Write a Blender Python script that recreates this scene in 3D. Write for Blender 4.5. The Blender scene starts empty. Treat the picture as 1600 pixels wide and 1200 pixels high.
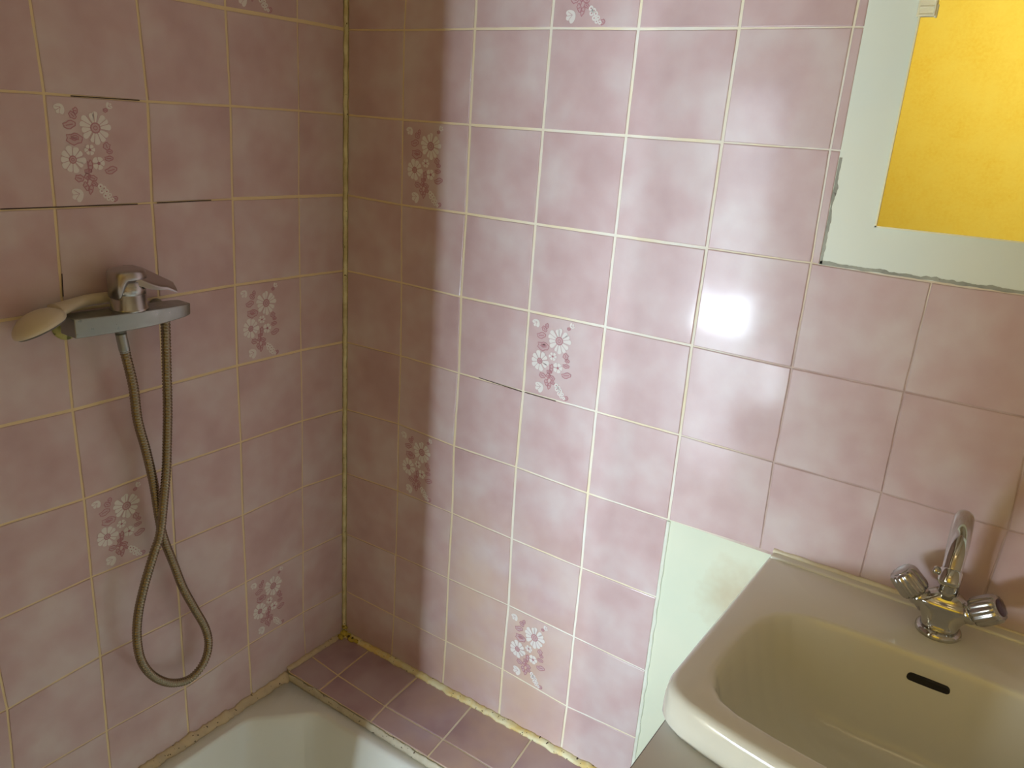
import bpy, bmesh, math, random
import numpy as np
from mathutils import Vector, Matrix, noise

# ------------------------------------------------------------------ camera, world, light, exposure
sc = bpy.context.scene
COL = sc.collection
ZF = 1.62                       # height of the tile line the wall survey is measured from
CAM_POS = Vector((1.17657, -1.15621, -0.14966 + ZF))
RX = Vector((0.824982, 0.560971, 0.068667))
RY = Vector((0.228785, -0.220391, -0.948201))
RZ = Vector((-0.516780, 0.797959, -0.310161))
cam_d = bpy.data.cameras.new('camera'); cam = bpy.data.objects.new('camera', cam_d); COL.objects.link(cam)
cam_d.sensor_width = 36.0
cam_d.lens = 1234.32 / 1600 * 36.0
cam_d.clip_start = 0.01
m3 = Matrix((RX, -RY, -RZ)).transposed()
cam.matrix_world = Matrix.Translation(CAM_POS) @ m3.to_4x4()
sc.camera = cam
sc.view_settings.view_transform = 'Standard'
sc.view_settings.look = 'None'
sc.view_settings.gamma = 1
sc.view_settings.exposure = -0.06
w = bpy.data.worlds.new('world'); sc.world = w; w.use_nodes = True
w.node_tree.nodes['Background'].inputs[0].default_value = (0.75, 0.85, 1.0, 1)
w.node_tree.nodes['Background'].inputs[1].default_value = 0.3

def area(name, loc, rot, sx, sy, power, color):
    d = bpy.data.lights.new(name, 'AREA'); d.shape = 'RECTANGLE'; d.size = sx; d.size_y = sy
    d.energy = power; d.color = color
    o = bpy.data.objects.new(name, d); COL.objects.link(o); o.location = loc; o.rotation_euler = rot
    return o
# daylight from an unseen window, shaped by added light-blocking panels
WX0, WX1, WY, WZ0, WZ1 = 0.0, 0.36, -2.10, 0.04, 1.70
STUB, PY = 0.304, -1.20  # added light-blocking stub panel: width, y
PART0, PART1, PY2, PARTZ, COUNTZ = 0.46, 0.71, -1.30, 0.832, 0.67  # added light-blocking slit panels: x range, y, slit top and bottom
KEY, GAP, LAMP, BAND = 34.5, 10.0, 18.5, 21.5  # GAP, LAMP, BAND: powers of the added strip, yellow-wall and rim lights
DAY = (0.74, 0.87, 1.0)
area('window_daylight', ((WX0+WX1)/2, WY, (WZ0+WZ1)/2), (math.pi/2, 0, 0), WX1-WX0, WZ1-WZ0, KEY, DAY)
area('window_sky_gap', (WX1-.012, WY+.004, (WZ0+WZ1)/2), (math.pi/2, 0, 0), 0.02, WZ1-WZ0, GAP, DAY)  # added strip light, sharpens the shadow edge on the back wall
area('window_lower_sash', ((WX0+WX1)/2, WY+.006, .755), (math.pi/2, 0, 0), WX1-WX0, .17, BAND, DAY)  # added band light that brightens the basin's front rim
area('ceiling_lamp', (1.15, -1.95, 2.36), (math.radians(-62), 0, 0), 0.5, 0.3, LAMP, (1.0, 0.92, 0.74))  # added light out of view, aimed at the yellow wall

# ------------------------------------------------------------------ materials
def mat(name, color=(.8,.8,.8), rough=.5, metal=0.0, spec=None):
    m = bpy.data.materials.new(name); m.use_nodes = True
    b = m.node_tree.nodes['Principled BSDF']
    b.inputs['Base Color'].default_value = (*color, 1); b.inputs['Roughness'].default_value = rough
    b.inputs['Metallic'].default_value = metal
    if spec is not None: b.inputs['Specular IOR Level'].default_value = spec
    return m
class N:
    """small node-building helper"""
    def __init__(s, m): s.t = m.node_tree; s.b = s.t.nodes['Principled BSDF']
    def new(s, typ, **kw):
        n = s.t.nodes.new(typ)
        for k, v in kw.items():
            if k in ('inputs',):
                for a, b in v.items(): n.inputs[a].default_value = b
            else: setattr(n, k, v)
        return n
    def link(s, a, b): s.t.links.new(a, b)
    def coords(s): return s.new('ShaderNodeTexCoord').outputs['Object']
    def noise(s, vec, scale, detail=3, rough=.5, w=None):
        n = s.new('ShaderNodeTexNoise'); n.inputs['Scale'].default_value = scale
        n.inputs['Detail'].default_value = detail; n.inputs['Roughness'].default_value = rough
        if w is not None: n.noise_dimensions = '4D'; s.link(w, n.inputs['W'])
        s.link(vec, n.inputs['Vector']); return n.outputs['Fac']
    def ramp(s, fac, stops):
        r = s.new('ShaderNodeValToRGB'); e = r.color_ramp.elements
        while len(e) < len(stops): e.new(.5)
        for el, (p, c) in zip(e, stops): el.position = p; el.color = (*c, 1) if len(c) == 3 else c
        s.link(fac, r.inputs[0]); return r.outputs[0]
    def mix(s, fac, a, b, mode='MIX'):
        x = s.new('ShaderNodeMix', data_type='RGBA', blend_type=mode)
        for v, k in ((fac, 0), (a, 6), (b, 7)):
            if hasattr(v, 'links'): s.link(v, x.inputs[k])
            elif isinstance(v, (int, float)): x.inputs[k].default_value = v
            else: x.inputs[k].default_value = (*v, 1)
        return x.outputs[2]
    def bump(s, h, strength, dist=.001):
        b = s.new('ShaderNodeBump'); b.inputs['Strength'].default_value = strength; b.inputs['Distance'].default_value = dist
        s.link(h, b.inputs['Height']); s.link(b.outputs[0], s.b.inputs['Normal']); return b
    def mapr(s, v, a, b, c=0., d=1.):
        n = s.new('ShaderNodeMapRange'); s.link(v, n.inputs[0])
        for i, x in enumerate((a, b, c, d)): n.inputs[i+1].default_value = x
        return n.outputs[0]

def tile_material(name, pale, pink, deep):
    m = mat(name, pink, .42); n = N(m); n.b.inputs['Coat Weight'].default_value = .26; n.b.inputs['Coat Roughness'].default_value = .11; c = n.coords()
    tid = n.new('ShaderNodeAttribute', attribute_name='tile_id').outputs['Fac']
    f1 = n.noise(c, 10, 2, .45, tid)
    f2 = n.noise(c, 40, 3, .6, tid)
    col = n.ramp(f1, [(.32, deep), (.46, pink), (.66, pale)])
    col2 = n.ramp(f2, [(.35, pink), (.65, pale)])
    out = n.mix(.22, col, col2)
    sp_ = n.new('ShaderNodeSeparateXYZ'); n.link(c, sp_.inputs[0])
    def mul(a, b):
        q = n.new('ShaderNodeMath', operation='MULTIPLY'); n.link(a, q.inputs[0])
        n.link(b, q.inputs[1]) if hasattr(b, 'links') else setattr(q.inputs[1], 'default_value', b); return q.outputs[0]
    st = mul(mul(n.mapr(sp_.outputs[0], .22, .34), n.mapr(sp_.outputs[0], .66, .52)), mul(n.mapr(sp_.outputs[2], ZF-.82, ZF-1.0), n.mapr(n.noise(c, 7, 3), .35, .62)))
    out = n.mix(mul(st, .7), out, (.68, .50, .36))          # warm orange tint low on the wall
    n.link(out, n.b.inputs['Base Color'])
    big = n.noise(c, 9, 1, .4, tid)
    bb_ = n.bump(big, .35, .004); n.link(bb_.outputs[0], n.b.inputs['Coat Normal'])
    n.b.inputs['Specular IOR Level'].default_value = .45
    return m
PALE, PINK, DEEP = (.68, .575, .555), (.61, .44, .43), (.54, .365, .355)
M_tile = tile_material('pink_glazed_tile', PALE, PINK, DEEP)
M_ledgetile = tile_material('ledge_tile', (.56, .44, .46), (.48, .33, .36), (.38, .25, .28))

M_grout = mat('cream_grout', (.8, .75, .6), .8)
n = N(M_grout); c = n.coords()
sep = n.new('ShaderNodeSeparateXYZ'); n.link(c, sep.inputs[0])
base = n.mix(n.mapr(n.noise(c, 8, 3), .4, .6), (.87, .86, .77), (.88, .81, .58))
yel = n.mix(n.mapr(sep.outputs[0], .1, .55), (.82, .68, .40), base)        # older, yellowed joints by the corner
rose = n.mix(n.mapr(n.noise(c, 40, 3), .3, .7), (.62, .50, .46), (.48, .34, .30))
dirty = n.new('ShaderNodeMath', operation='MULTIPLY')
n.link(n.mapr(sep.outputs[0], .80, .93), dirty.inputs[0]); n.link(n.mapr(sep.outputs[2], ZF-.25, ZF-.45), dirty.inputs[1])
n.link(n.mix(dirty.outputs[0], yel, rose), n.b.inputs['Base Color'])
n.bump(n.noise(c, 400, 3), .5, .0008)

M_petal = mat('white_petal_glaze', (.82, .79, .74), .2)
M_rose = mat('rose_outline_glaze', (.50, .25, .27), .25)
M_pinkfill = mat('rose_leaf_glaze', (.61, .44, .44), .25)
M_crack = mat('open_joint', (.05, .03, .025), .9)
M_plaster = mat('pale_green_plaster', (.76, .87, .73), .5)
n = N(M_plaster); c = n.coords()
sepp = n.new('ShaderNodeSeparateXYZ'); n.link(c, sepp.inputs[0])
hi_ = n.mapr(sepp.outputs[2], ZF-.55, ZF-.45)      # cooler mint round the mirror, lightened to offset the weaker light there
pl = n.mix(hi_, n.mix(n.mapr(n.noise(c, 6, 3), .35, .65), (.70, .77, .60), (.76, .80, .62)), n.mix(n.mapr(n.noise(c, 6, 3), .35, .65), (.82, .92, .83), (.86, .93, .80)))
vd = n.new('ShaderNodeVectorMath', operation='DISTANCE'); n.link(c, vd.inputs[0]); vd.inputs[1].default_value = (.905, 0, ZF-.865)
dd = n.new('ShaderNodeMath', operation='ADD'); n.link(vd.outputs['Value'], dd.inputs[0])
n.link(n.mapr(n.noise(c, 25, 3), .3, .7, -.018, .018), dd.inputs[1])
n.link(n.mix(n.mapr(dd.outputs[0], .085, .01, 0, .75), pl, (.55, .42, .24)), n.b.inputs['Base Color'])   # soft brown patch by the basin corner
n.bump(n.noise(c, 60, 4), .15, .001)

def bead_material(name, c1, c2, mould, spots=.66, scale=150):
    m = mat(name, c1, .55); n = N(m); c = n.coords()
    a = n.mix(n.mapr(n.noise(c, 22, 4, .6), .4, .6), c1, c2)
    sp = n.mapr(n.noise(c, scale, 2, .5), spots, spots+.03)
    n.link(n.mix(sp, a, mould), n.b.inputs['Base Color'])
    n.bump(n.noise(c, 160, 4), .5, .0015)
    return m
M_bead_corner = bead_material('yellowed_corner_sealant', (.78, .72, .42), (.58, .50, .24), (.16, .13, .04), .68)
M_bead_ledge = bead_material('cream_ledge_sealant', (.84, .80, .50), (.80, .62, .22), (.09, .06, .03), .66)
M_bead_tub = bead_material('stained_tub_sealant', (.70, .58, .36), (.60, .50, .32), (.07, .04, .02), .665)
M_bead_rim = bead_material('greyed_rim_sealant', (.66, .63, .48), (.56, .50, .36), (.07, .04, .02), .665)
M_bead_basin = bead_material('basin_sealant', (.86, .82, .62), (.80, .72, .50), (.2, .14, .06), .74)
M_bead_panel = bead_material('panel_sealant', (.84, .88, .76), (.78, .82, .68), (.5, .45, .35), .74)
M_joint_mirror = bead_material('grey_joint', (.30, .31, .25), (.42, .44, .36), (.16, .15, .12), .7, 60)  # dark strip standing in for the shaded gap by the mirror plaster

M_enamel = mat('tub_enamel', (.80, .83, .76), .12)
M_ceramic = mat('basin_ceramic', (.80, .80, .68), .14)
M_ceramic.node_tree.nodes['Principled BSDF'].inputs['Coat Weight'].default_value = .3
M_dark = mat('dark_hole', (.012, .01, .008), .6)
M_chrome = mat('chrome', (.56, .56, .53), .10, 1.0)
M_brushed = mat('dull_chrome', (.37, .39, .36), .34, 1.0)
n = N(M_brushed); c = n.coords()
n.link(n.mapr(n.noise(c, 60, 4), .3, .7, .26, .46), n.b.inputs['Roughness'])
M_lever = mat('lever_chrome', (.50, .47, .46), .30, 1.0)
M_knob = mat('knob_chrome', (.50, .49, .46), .26, 1.0)
M_hose = mat('hose_steel', (.33, .28, .19), .26, 1.0)
M_cream = mat('aged_cream_plastic', (.74, .66, .48), .38)
M_nozzle = mat('grey_nozzle_plate', (.18, .17, .15), .5)
M_verd = bead_material('limescale', (.50, .48, .16), (.36, .40, .14), (.16, .16, .05), .6, 90)
M_cap = mat('dark_purple_cap', (.07, .035, .06), .25)
M_black = mat('black_dot', (.02, .02, .02), .4)
M_mirror = mat('mirror_glass', (.93, .95, .93), .012, 1.0)
M_medge = mat('mirror_edge', (.97, .96, .66), .3)
M_clip = mat('pale_clip', (.96, .95, .70), .25)
M_clip.node_tree.nodes['Principled BSDF'].inputs['Transmission Weight'].default_value = .0
M_cab = mat('grey_laminate', (.72, .74, .76), .38)
M_cabedge = mat('grey_laminate_edge', (.16, .15, .14), .5)
M_floor = mat('floor_tile', (.72, .69, .62), .3)
n = N(M_floor); c = n.coords()
br = n.new('ShaderNodeTexBrick', offset=0.0); br.inputs['Scale'].default_value = 1
for k, v in (('Mortar Size', .004), ('Brick Width', .3), ('Row Height', .3)): br.inputs[k].default_value = v
br.inputs['Color1'].default_value = (.50, .45, .37, 1); br.inputs['Color2'].default_value = (.47, .42, .34, 1); br.inputs['Mortar'].default_value = (.4, .37, .32, 1)
n.link(c, br.inputs['Vector']); n.link(br.outputs['Color'], n.b.inputs['Base Color'])
M_ceil = mat('ceiling_paint', (.46, .37, .24), .8)
M_yellow = mat('yellow_roughcast', (.88, .66, .07), .85)
n = N(M_yellow); c = n.coords()
ny = n.noise(c, 5, 5, .7); nf = n.noise(c, 70, 4, .7)
n.link(n.mix(n.mapr(nf, .3, .7), n.mix(n.mapr(ny, .35, .65), (.86, .60, .05), (.90, .72, .11)), (.91, .72, .10)), n.b.inputs['Base Color'])
n.bump(nf, .35, .003)
M_partition = mat('partition_paint', (.34, .24, .13), .7)  # for the right wall and the added light-blocking panels
M_frame = mat('window_paint', (.8, .8, .78), .4)

# ------------------------------------------------------------------ mesh helpers
def obj(name, verts, faces, mats, parent=None, smooth=False, fm=None, bevel=0, autosmooth=None):
    me = bpy.data.meshes.new(name); me.from_pydata([tuple(v) for v in verts], [], faces)
    mats = mats if isinstance(mats, (list, tuple)) else [mats]
    for m in mats: me.materials.append(m)
    if fm is not None: me.polygons.foreach_set('material_index', fm)
    bm = bmesh.new(); bm.from_mesh(me); bmesh.ops.recalc_face_normals(bm, faces=bm.faces) if fm is None else None
    bm.to_mesh(me); bm.free()
    if smooth: me.polygons.foreach_set('use_smooth', [True]*len(me.polygons))
    me.update()
    o = bpy.data.objects.new(name, me); COL.objects.link(o)
    if parent is not None: o.parent = parent
    if bevel:
        b = o.modifiers.new('bevel', 'BEVEL'); b.width = bevel; b.segments = 3; b.limit_method = 'ANGLE'; b.angle_limit = math.radians(35)
        me.polygons.foreach_set('use_smooth', [True]*len(me.polygons))
        wn = o.modifiers.new('wn', 'WEIGHTED_NORMAL'); wn.keep_sharp = True
    return o
def empty(name, loc=(0, 0, 0)):
    o = bpy.data.objects.new(name, None); COL.objects.link(o); o.location = loc; o.empty_display_size = .05
    return o
def tag(o, label=None, cat=None, kind=None, group=None):
    for k, v in (('label', label), ('category', cat), ('kind', kind), ('group', group)):
        if v: o[k] = v
    return o
def box(x0, x1, y0, y1, z0, z1):
    v = [(x, y, z) for z in (z0, z1) for y in (y0, y1) for x in (x0, x1)]
    f = [(0, 2, 3, 1), (4, 5, 7, 6), (0, 1, 5, 4), (2, 6, 7, 3), (0, 4, 6, 2), (1, 3, 7, 5)]
    return v, f
def merge(*vf):
    V, F = [], []
    for v, f in vf:
        o = len(V); V += list(v); F += [tuple(i+o for i in q) for q in f]
    return V, F
def frame_for(d):
    d = d.normalized(); up = Vector((0, 0, 1)) if abs(d.z) < .95 else Vector((1, 0, 0))
    a = d.cross(up).normalized(); return a, a.cross(d).normalized()
def lathe(p0, axis, prof, n=40, flute=None):
    """prof: list of (distance along axis, radius)"""
    p0 = Vector(p0); axis = Vector(axis).normalized(); a, b = frame_for(axis)
    V, F = [], []
    for (t, r) in prof:
        for i in range(n):
            th = 2*math.pi*i/n; rr = r*(1 if not flute else 1+flute[1]*(abs(math.sin(flute[0]*th/2))-.5))
            V.append(p0 + axis*t + (a*math.cos(th)+b*math.sin(th))*rr)
    for k in range(len(prof)-1):
        for i in range(n):
            j = (i+1) % n; F.append((k*n+i, k*n+j, (k+1)*n+j, (k+1)*n+i))
    F.append(tuple(range(n))[::-1]); F.append(tuple((len(prof)-1)*n+i for i in range(n)))
    return V, F
def catmull(P, per=12):
    P = [Vector(p) for p in P]; Q = [P[0]*2-P[1]] + P + [P[-1]*2-P[-2]]; out = []
    for i in range(1, len(Q)-2):
        for k in range(per):
            t = k/per; p0, p1, p2, p3 = Q[i-1:i+3]
            out.append(.5*((2*p1)+(p2-p0)*t+(2*p0-5*p1+4*p2-p3)*t*t+(3*p1-p0-3*p2+p3)*t**3))
    out.append(P[-1]); return out
def resample(P, step):
    L = [0]
    for a, b in zip(P, P[1:]): L.append(L[-1]+(b-a).length)
    n = max(2, int(L[-1]/step)); out = []; k = 0
    for i in range(n+1):
        s = L[-1]*i/n
        while k < len(L)-2 and L[k+1] < s: k += 1
        t = (s-L[k])/max(1e-9, L[k+1]-L[k]); out.append(P[k].lerp(P[k+1], min(1, t)))
    return out
def sweep(P, radf, n=14, caps=True, squash=None):
    V, F = [], []
    t0 = (P[1]-P[0]).normalized(); a, b = frame_for(t0)
    for i, p in enumerate(P):
        t = (P[min(i+1, len(P)-1)]-P[max(i-1, 0)]).normalized()
        a = (a - t*a.dot(t)).normalized(); b = t.cross(a)
        r = radf(i/(len(P)-1), i)
        for k in range(n):
            th = 2*math.pi*k/n; V.append(p + (a*math.cos(th)+b*math.sin(th))*r)
    for i in range(len(P)-1):
        for k in range(n):
            j = (k+1) % n; F.append((i*n+k, i*n+j, (i+1)*n+j, (i+1)*n+k))
    if caps: F.append(tuple(range(n))[::-1]); F.append(tuple((len(P)-1)*n+k for k in range(n)))
    return V, F
def nz(x, y=0., z=0.): return noise.noise(Vector((x, y, z)))

# ------------------------------------------------------------------ tiled walls
# surveyed joint crossings (distance along wall, height relative to the survey line)
BM= {(1, 0): (0.144, -0.0012), (1, 1): (0.1461, -0.1532), (1, 2): (0.1481, -0.307), (1, 3): (0.1531, -0.4565), (1, 4): (0.1557, -0.6049), (1, 5): (0.1542, -0.7525), (1, 6): (0.1573, -0.9046), (1, 7): (0.1566, -1.0596), (1, 8): (0.1556, -1.2156), (2, 0): (0.3017, 0.0003), (2, 1): (0.3015, -0.1534), (2, 2): (0.3028, -0.3059), (2, 3): (0.3005, -0.4588), (2, 4): (0.3042, -0.6069), (2, 5): (0.3013, -0.7592), (2, 6): (0.3049, -0.9062), (2, 7): (0.3035, -1.0592), (2, 8): (0.305, -1.2137), (3, 0): (0.4527, 0.0008), (3, 1): (0.4518, -0.1529), (3, 2): (0.451, -0.306), (3, 3): (0.4516, -0.4577), (3, 4): (0.4525, -0.6073), (3, 5): (0.4498, -0.7589), (3, 6): (0.4522, -0.9101), (3, 7): (0.4567, -1.0581), (3, 8): (0.4542, -1.2121), (4, 0): (0.6047, -0.0007), (4, 1): (0.6038, -0.1523), (4, 2): (0.6037, -0.3055), (4, 3): (0.6031, -0.4568), (4, 4): (0.6035, -0.6072), (4, 5): (0.6045, -0.7622), (4, 6): (0.608, -0.9125), (4, 7): (0.6077, -1.0618), (4, 8): (0.6089, -1.2223), (5, 0): (0.7585, -0.0003), (5, 1): (0.7577, -0.1518), (5, 2): (0.7577, -0.3045), (5, 3): (0.7564, -0.4569), (5, 4): (0.758, -0.607), (5, 5): (0.7593, -0.7601), (5, 6): (0.7589, -0.9115), (5, 7): (0.7585, -1.065), (5, 8): (0.7583, -1.2147), (6, 0): (0.9088, 0.0006), (6, 1): (0.9086, -0.1511), (6, 2): (0.9115, -0.3035), (6, 3): (0.9117, -0.4576), (6, 4): (0.9112, -0.6077), (6, 5): (0.9155, -0.756), (7, 2): (1.0655, -0.3059), (7, 3): (1.0635, -0.4567), (7, 4): (1.0655, -0.6082), (8, 4): (1.2219, -0.6105)}
LM= {(1, 0): (-0.1171, -0.0001), (1, 1): (-0.1165, -0.1506), (1, 2): (-0.1194, -0.3033), (1, 3): (-0.1198, -0.4545), (1, 4): (-0.1198, -0.604), (1, 5): (-0.1191, -0.755), (1, 6): (-0.1218, -0.9044), (1, 7): (-0.1222, -1.06), (1, 8): (-0.1247, -1.2102), (2, 0): (-0.2661, -0.0022), (2, 1): (-0.264, -0.1507), (2, 2): (-0.2671, -0.3031), (2, 3): (-0.2691, -0.4538), (2, 4): (-0.2716, -0.604), (2, 5): (-0.2705, -0.7563), (2, 6): (-0.2729, -0.9101), (2, 7): (-0.2719, -1.0616), (2, 8): (-0.2717, -1.2114), (3, 1): (-0.4132, -0.1529), (3, 2): (-0.4177, -0.3041), (3, 3): (-0.4175, -0.4567), (3, 4): (-0.421, -0.6079), (3, 5): (-0.418, -0.7572), (3, 6): (-0.4214, -0.9098), (3, 7): (-0.4204, -1.0655), (3, 8): (-0.4208, -1.2247), (4, 1): (-0.5657, -0.1519), (4, 2): (-0.5679, -0.3064), (4, 4): (-0.574, -0.6115), (4, 5): (-0.5717, -0.764), (4, 6): (-0.5738, -0.9063), (4, 7): (-0.5735, -1.0626), (4, 8): (-0.5767, -1.2182), (5, 7): (-0.7238, -1.0729)}
T = 0.152
def back_pt(c, j):
    if (c, j) in BM: return BM[(c, j)]
    if c == 0: return (0.004, -j*T)
    return (.9911*T+(c-1)*T, -j*T-.002*nz(c*3.1, j*1.7))
def left_pt(d, j):
    if (d, j) in LM: return LM[(d, j)]
    if d == 0: return (-.004, -j*T)
    return (-(.7639*T+(d-1)*T)-(.006 if j > 3 and d > 3 else 0), -j*T-.0005)
class Wall:
    """place(a, z, depth) -> world point; depth > 0 goes into the wall"""
    def __init__(s, name, place, plane):
        s.name = name; s.place = place; s.plane = plane; s.V = []; s.F = []; s.M = []; s.ID = []; s.k = 0
    def add(s, V, F, m, tid=0.):
        o = len(s.V); s.V += V; s.F += [tuple(i+o for i in f) for f in F]; s.M += [m]*len(F); s.ID += [tid]*len(F)
    def tile(s, C, gw, slot=0):
        """C: tl, tr, br, bl corners in (a, z). gw: joint widths top, right, bottom, left"""
        s.k += 1; tid = s.k*7.31; rnd = random.Random(int(s.k*131+len(s.name)))
        tl, tr, br, bl = [np.array(p, float) for p in C]
        t, r, b, l = [g/2 for g in gw]
        W = max(1e-4, np.linalg.norm(tr-tl)); H = max(1e-4, np.linalg.norm(tl-bl))
        def bil(u, v): return (tl*(1-u)+tr*u)*(1-v)+(bl*(1-u)+br*u)*v
        lift = [rnd.uniform(-.0004, .0004) for _ in range(4)]
        def dep(u, v): return (lift[0]*(1-u)+lift[1]*u)*(1-v)+(lift[3]*(1-u)+lift[2]*u)*v
        u0, u1, v0, v1 = l/W, 1-r/W, t/H, 1-b/H
        K = 7 if W > .03 else 3
        def ring(ins, d, amp):
            R = []
            cu, cv = ins/W, ins/H
            a0, a1, b0, b1 = u0+cu, u1-cu, v0+cv, v1-cv
            for i in range(K): R.append((a0+(a1-a0)*i/K, b0, 0, -1))
            for i in range(K): R.append((a1, b0+(b1-b0)*i/K, 1, 0))
            for i in range(K): R.append((a1-(a1-a0)*i/K, b1, 0, 1))
            for i in range(K): R.append((a0, b1-(b1-b0)*i/K, -1, 0))
            out = []
            for (u, v, nu, nv) in R:
                p = bil(u, v); w_ = amp*nz(p[0]*70+tid, p[1]*70)
                q = p + np.array((nu, -nv))*w_
                out.append(s.place(q[0], q[1], d+dep(u, v)))
            return out
        n_ = 4*K
        rings = [ring(0, .0022, .0007), ring(0, .0010, .0007), ring(.0005, .0003, .0006), ring(.0014, 0, .0005)]
        V = sum(rings, []); F = []
        for q in range(3):
            for i in range(n_):
                j = (i+1) % n_; F.append((q*n_+i, q*n_+j, (q+1)*n_+j, (q+1)*n_+i))
        F.append(tuple(3*n_+i for i in range(n_)))
        s.add(V, F, slot, tid)
        return lambda u, v, h=0: s.place(*bil(u, v), dep(u, v)-h)
    def build(s, mats, parent=None):
        V = [tuple(v) for v in s.V]
        me = bpy.data.meshes.new(s.name); me.from_pydata(V, [], s.F)
        for m in mats: me.materials.append(m)
        me.polygons.foreach_set('material_index', s.M)
        at = me.attributes.new('tile_id', 'FLOAT', 'FACE'); at.data.foreach_set('value', s.ID)
        me.update()
        # make every face look into the room
        bm = bmesh.new(); bm.from_mesh(me); nrm = Vector(s.plane)
        flip = [f for f in bm.faces if f.normal.dot(nrm) < -.02]
        bmesh.ops.reverse_faces(bm, faces=flip); bm.to_mesh(me); bm.free(); me.update()
        o = bpy.data.objects.new(s.name, me); COL.objects.link(o); o['kind'] = 'structure'
        return o

def poly_disc(cx, cy, rx, ry, n=14, rot=0):
    return [(cx+rx*math.cos(2*math.pi*i/n)*math.cos(rot)-ry*math.sin(2*math.pi*i/n)*math.sin(rot),
             cy+rx*math.cos(2*math.pi*i/n)*math.sin(rot)+ry*math.sin(2*math.pi*i/n)*math.cos(rot)) for i in range(n)]
def flowers(wall, mp):
    """the glazed flower spray printed on a decor tile; slots 2 white, 3 rose line, 4 pink"""
    def fill(P, slot, h):
        V = [mp(u, v, h) for u, v in P]; wall.add(V, [tuple(range(len(V)))], slot)
    def stroke(P, w_, slot, h, closed=False):
        n_ = len(P); V = []; F = []
        for i, (u, v) in enumerate(P):
            a = P[(i-1) % n_] if (closed or i) else P[0]; b = P[(i+1) % n_] if (closed or i < n_-1) else P[-1]
            dx, dy = b[0]-a[0], b[1]-a[1]; L = math.hypot(dx, dy) or 1; nx, ny_ = -dy/L*w_/2, dx/L*w_/2
            V += [mp(u+nx, v+ny_, h), mp(u-nx, v-ny_, h)]
        for i in range(n_ if closed else n_-1):
            j = (i+1) % n_; F.append((2*i, 2*i+1, 2*j+1, 2*j))
        wall.add(V, F, slot)
    def daisy(cx, cy, R, n_, core, h0=.00040, seed=0):
        rn = random.Random(seed)
        for i in range(n_):
            th = 2*math.pi*i/n_+rn.uniform(-.1, .1); RR = R*rn.uniform(.88, 1.04); hw = math.pi/n_*.98
            P = []
            for (rr, a_) in ((.25, -.6), (.60, -.97), (.86, -.93), (.97, -.55), (1.0, 0), (.97, .55), (.86, .93), (.60, .97), (.25, .6)):
                P.append((cx+RR*rr*math.cos(th+a_*hw), cy+RR*rr*math.sin(th+a_*hw)))
            fill(P, 2, h0)
            stroke([(cx+R*.30*math.cos(th+hw), cy+R*.30*math.sin(th+hw)), (cx+R*.9*math.cos(th+hw), cy+R*.9*math.sin(th+hw))], .006, 4, h0+.0001)
        if R > .08:
            fill(poly_disc(cx, cy, core, core, 14), 4, h0+.0002)
            stroke(poly_disc(cx, cy, core*.85, core*.85, 12), .010, 3, h0+.0003, True)
            stroke(poly_disc(cx, cy, core*.35, core*.35, 8), .008, 3, h0+.0003, True)
        else: fill(poly_disc(cx, cy, core, core, 8), 3, h0+.0002)
    def leaf(cx, cy, rx, ry, rot=0., wob=.2):
        P = [(cx+(x-cx)*(1+wob*math.sin(3*k)), cy+(y-cy)*(1+wob*math.sin(2*k+1))) for k, (x, y) in enumerate(poly_disc(cx, cy, rx, ry, 12, rot))]
        fill(P, 4, .00025); stroke(P, .010, 3, .00035, True)
        stroke([(cx-rx*.6*math.cos(rot), cy-rx*.6*math.sin(rot)), (cx+rx*.6*math.cos(rot), cy+rx*.6*math.sin(rot))], .010, 3, .00036)
    for a in ((.235, .17, .035, .028, .8), (.265, .13, .02, .03, 0), (.20, .255, .058, .033, -.2), (.235, .38, .075, .05, .1), (.24, .37, .035, .022, 0),
              (.545, .44, .032, .035, 1.2), (.57, .49, .028, .02, .2), (.56, .555, .042, .022, 0), (.575, .665, .062, .03, -.25),
              (.37, .62, .02, .05, 0), (.255, .735, .04, .032, .3), (.335, .72, .03, .028, -.5), (.385, .735, .04, .025, .4),
              (.315, .81, .022, .04, -.4), (.36, .84, .018, .045, .2), (.40, .79, .03, .02, .6), (.345, .67, .035, .02, 0)):
        leaf(*a)
    stroke([(.345, .58), (.352, .68), (.33, .78)], .012, 3, .0003)
    daisy(.445, .275, .155, 13, .052, seed=1)
    daisy(.205, .565, .125, 10, .038, seed=2)
    daisy(.375, .475, .055, 6, .013, seed=3)
    daisy(.455, .60, .068, 5, .016, seed=4)
    # buds
    for (cx, cy, R, th) in ((.13, .105, .062, 2.2), (.245, .875, .078, 2.6), (.585, .075, .04, 5.5)):
        for k in (-.7, 0, .7):
            fill(poly_disc(cx+R*.35*math.cos(th+k*1.6), cy+R*.35*math.sin(th+k*1.6), R*.72, R*.42, 12, th+k), 2, .0004+.0001*k)
            stroke([(cx, cy), (cx+R*.8*math.cos(th+k+.35), cy+R*.8*math.sin(th+k+.35))], .005, 4, .00055)
    for (cx, cy, r) in ((.455, .815, .028), (.49, .835, .026), (.465, .86, .026), (.515, .865, .026), (.50, .905, .026), (.545, .90, .022), (.53, .935, .022), (.57, .945, .02)):
        fill(poly_disc(cx, cy, r, r, 9), 2, .0004); fill(poly_disc(cx, cy, r*.3, r*.3, 6), 3, .0005)
    leaf(.60, .94, .022, .026, .3); leaf(.555, .11, .02, .016)

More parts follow.
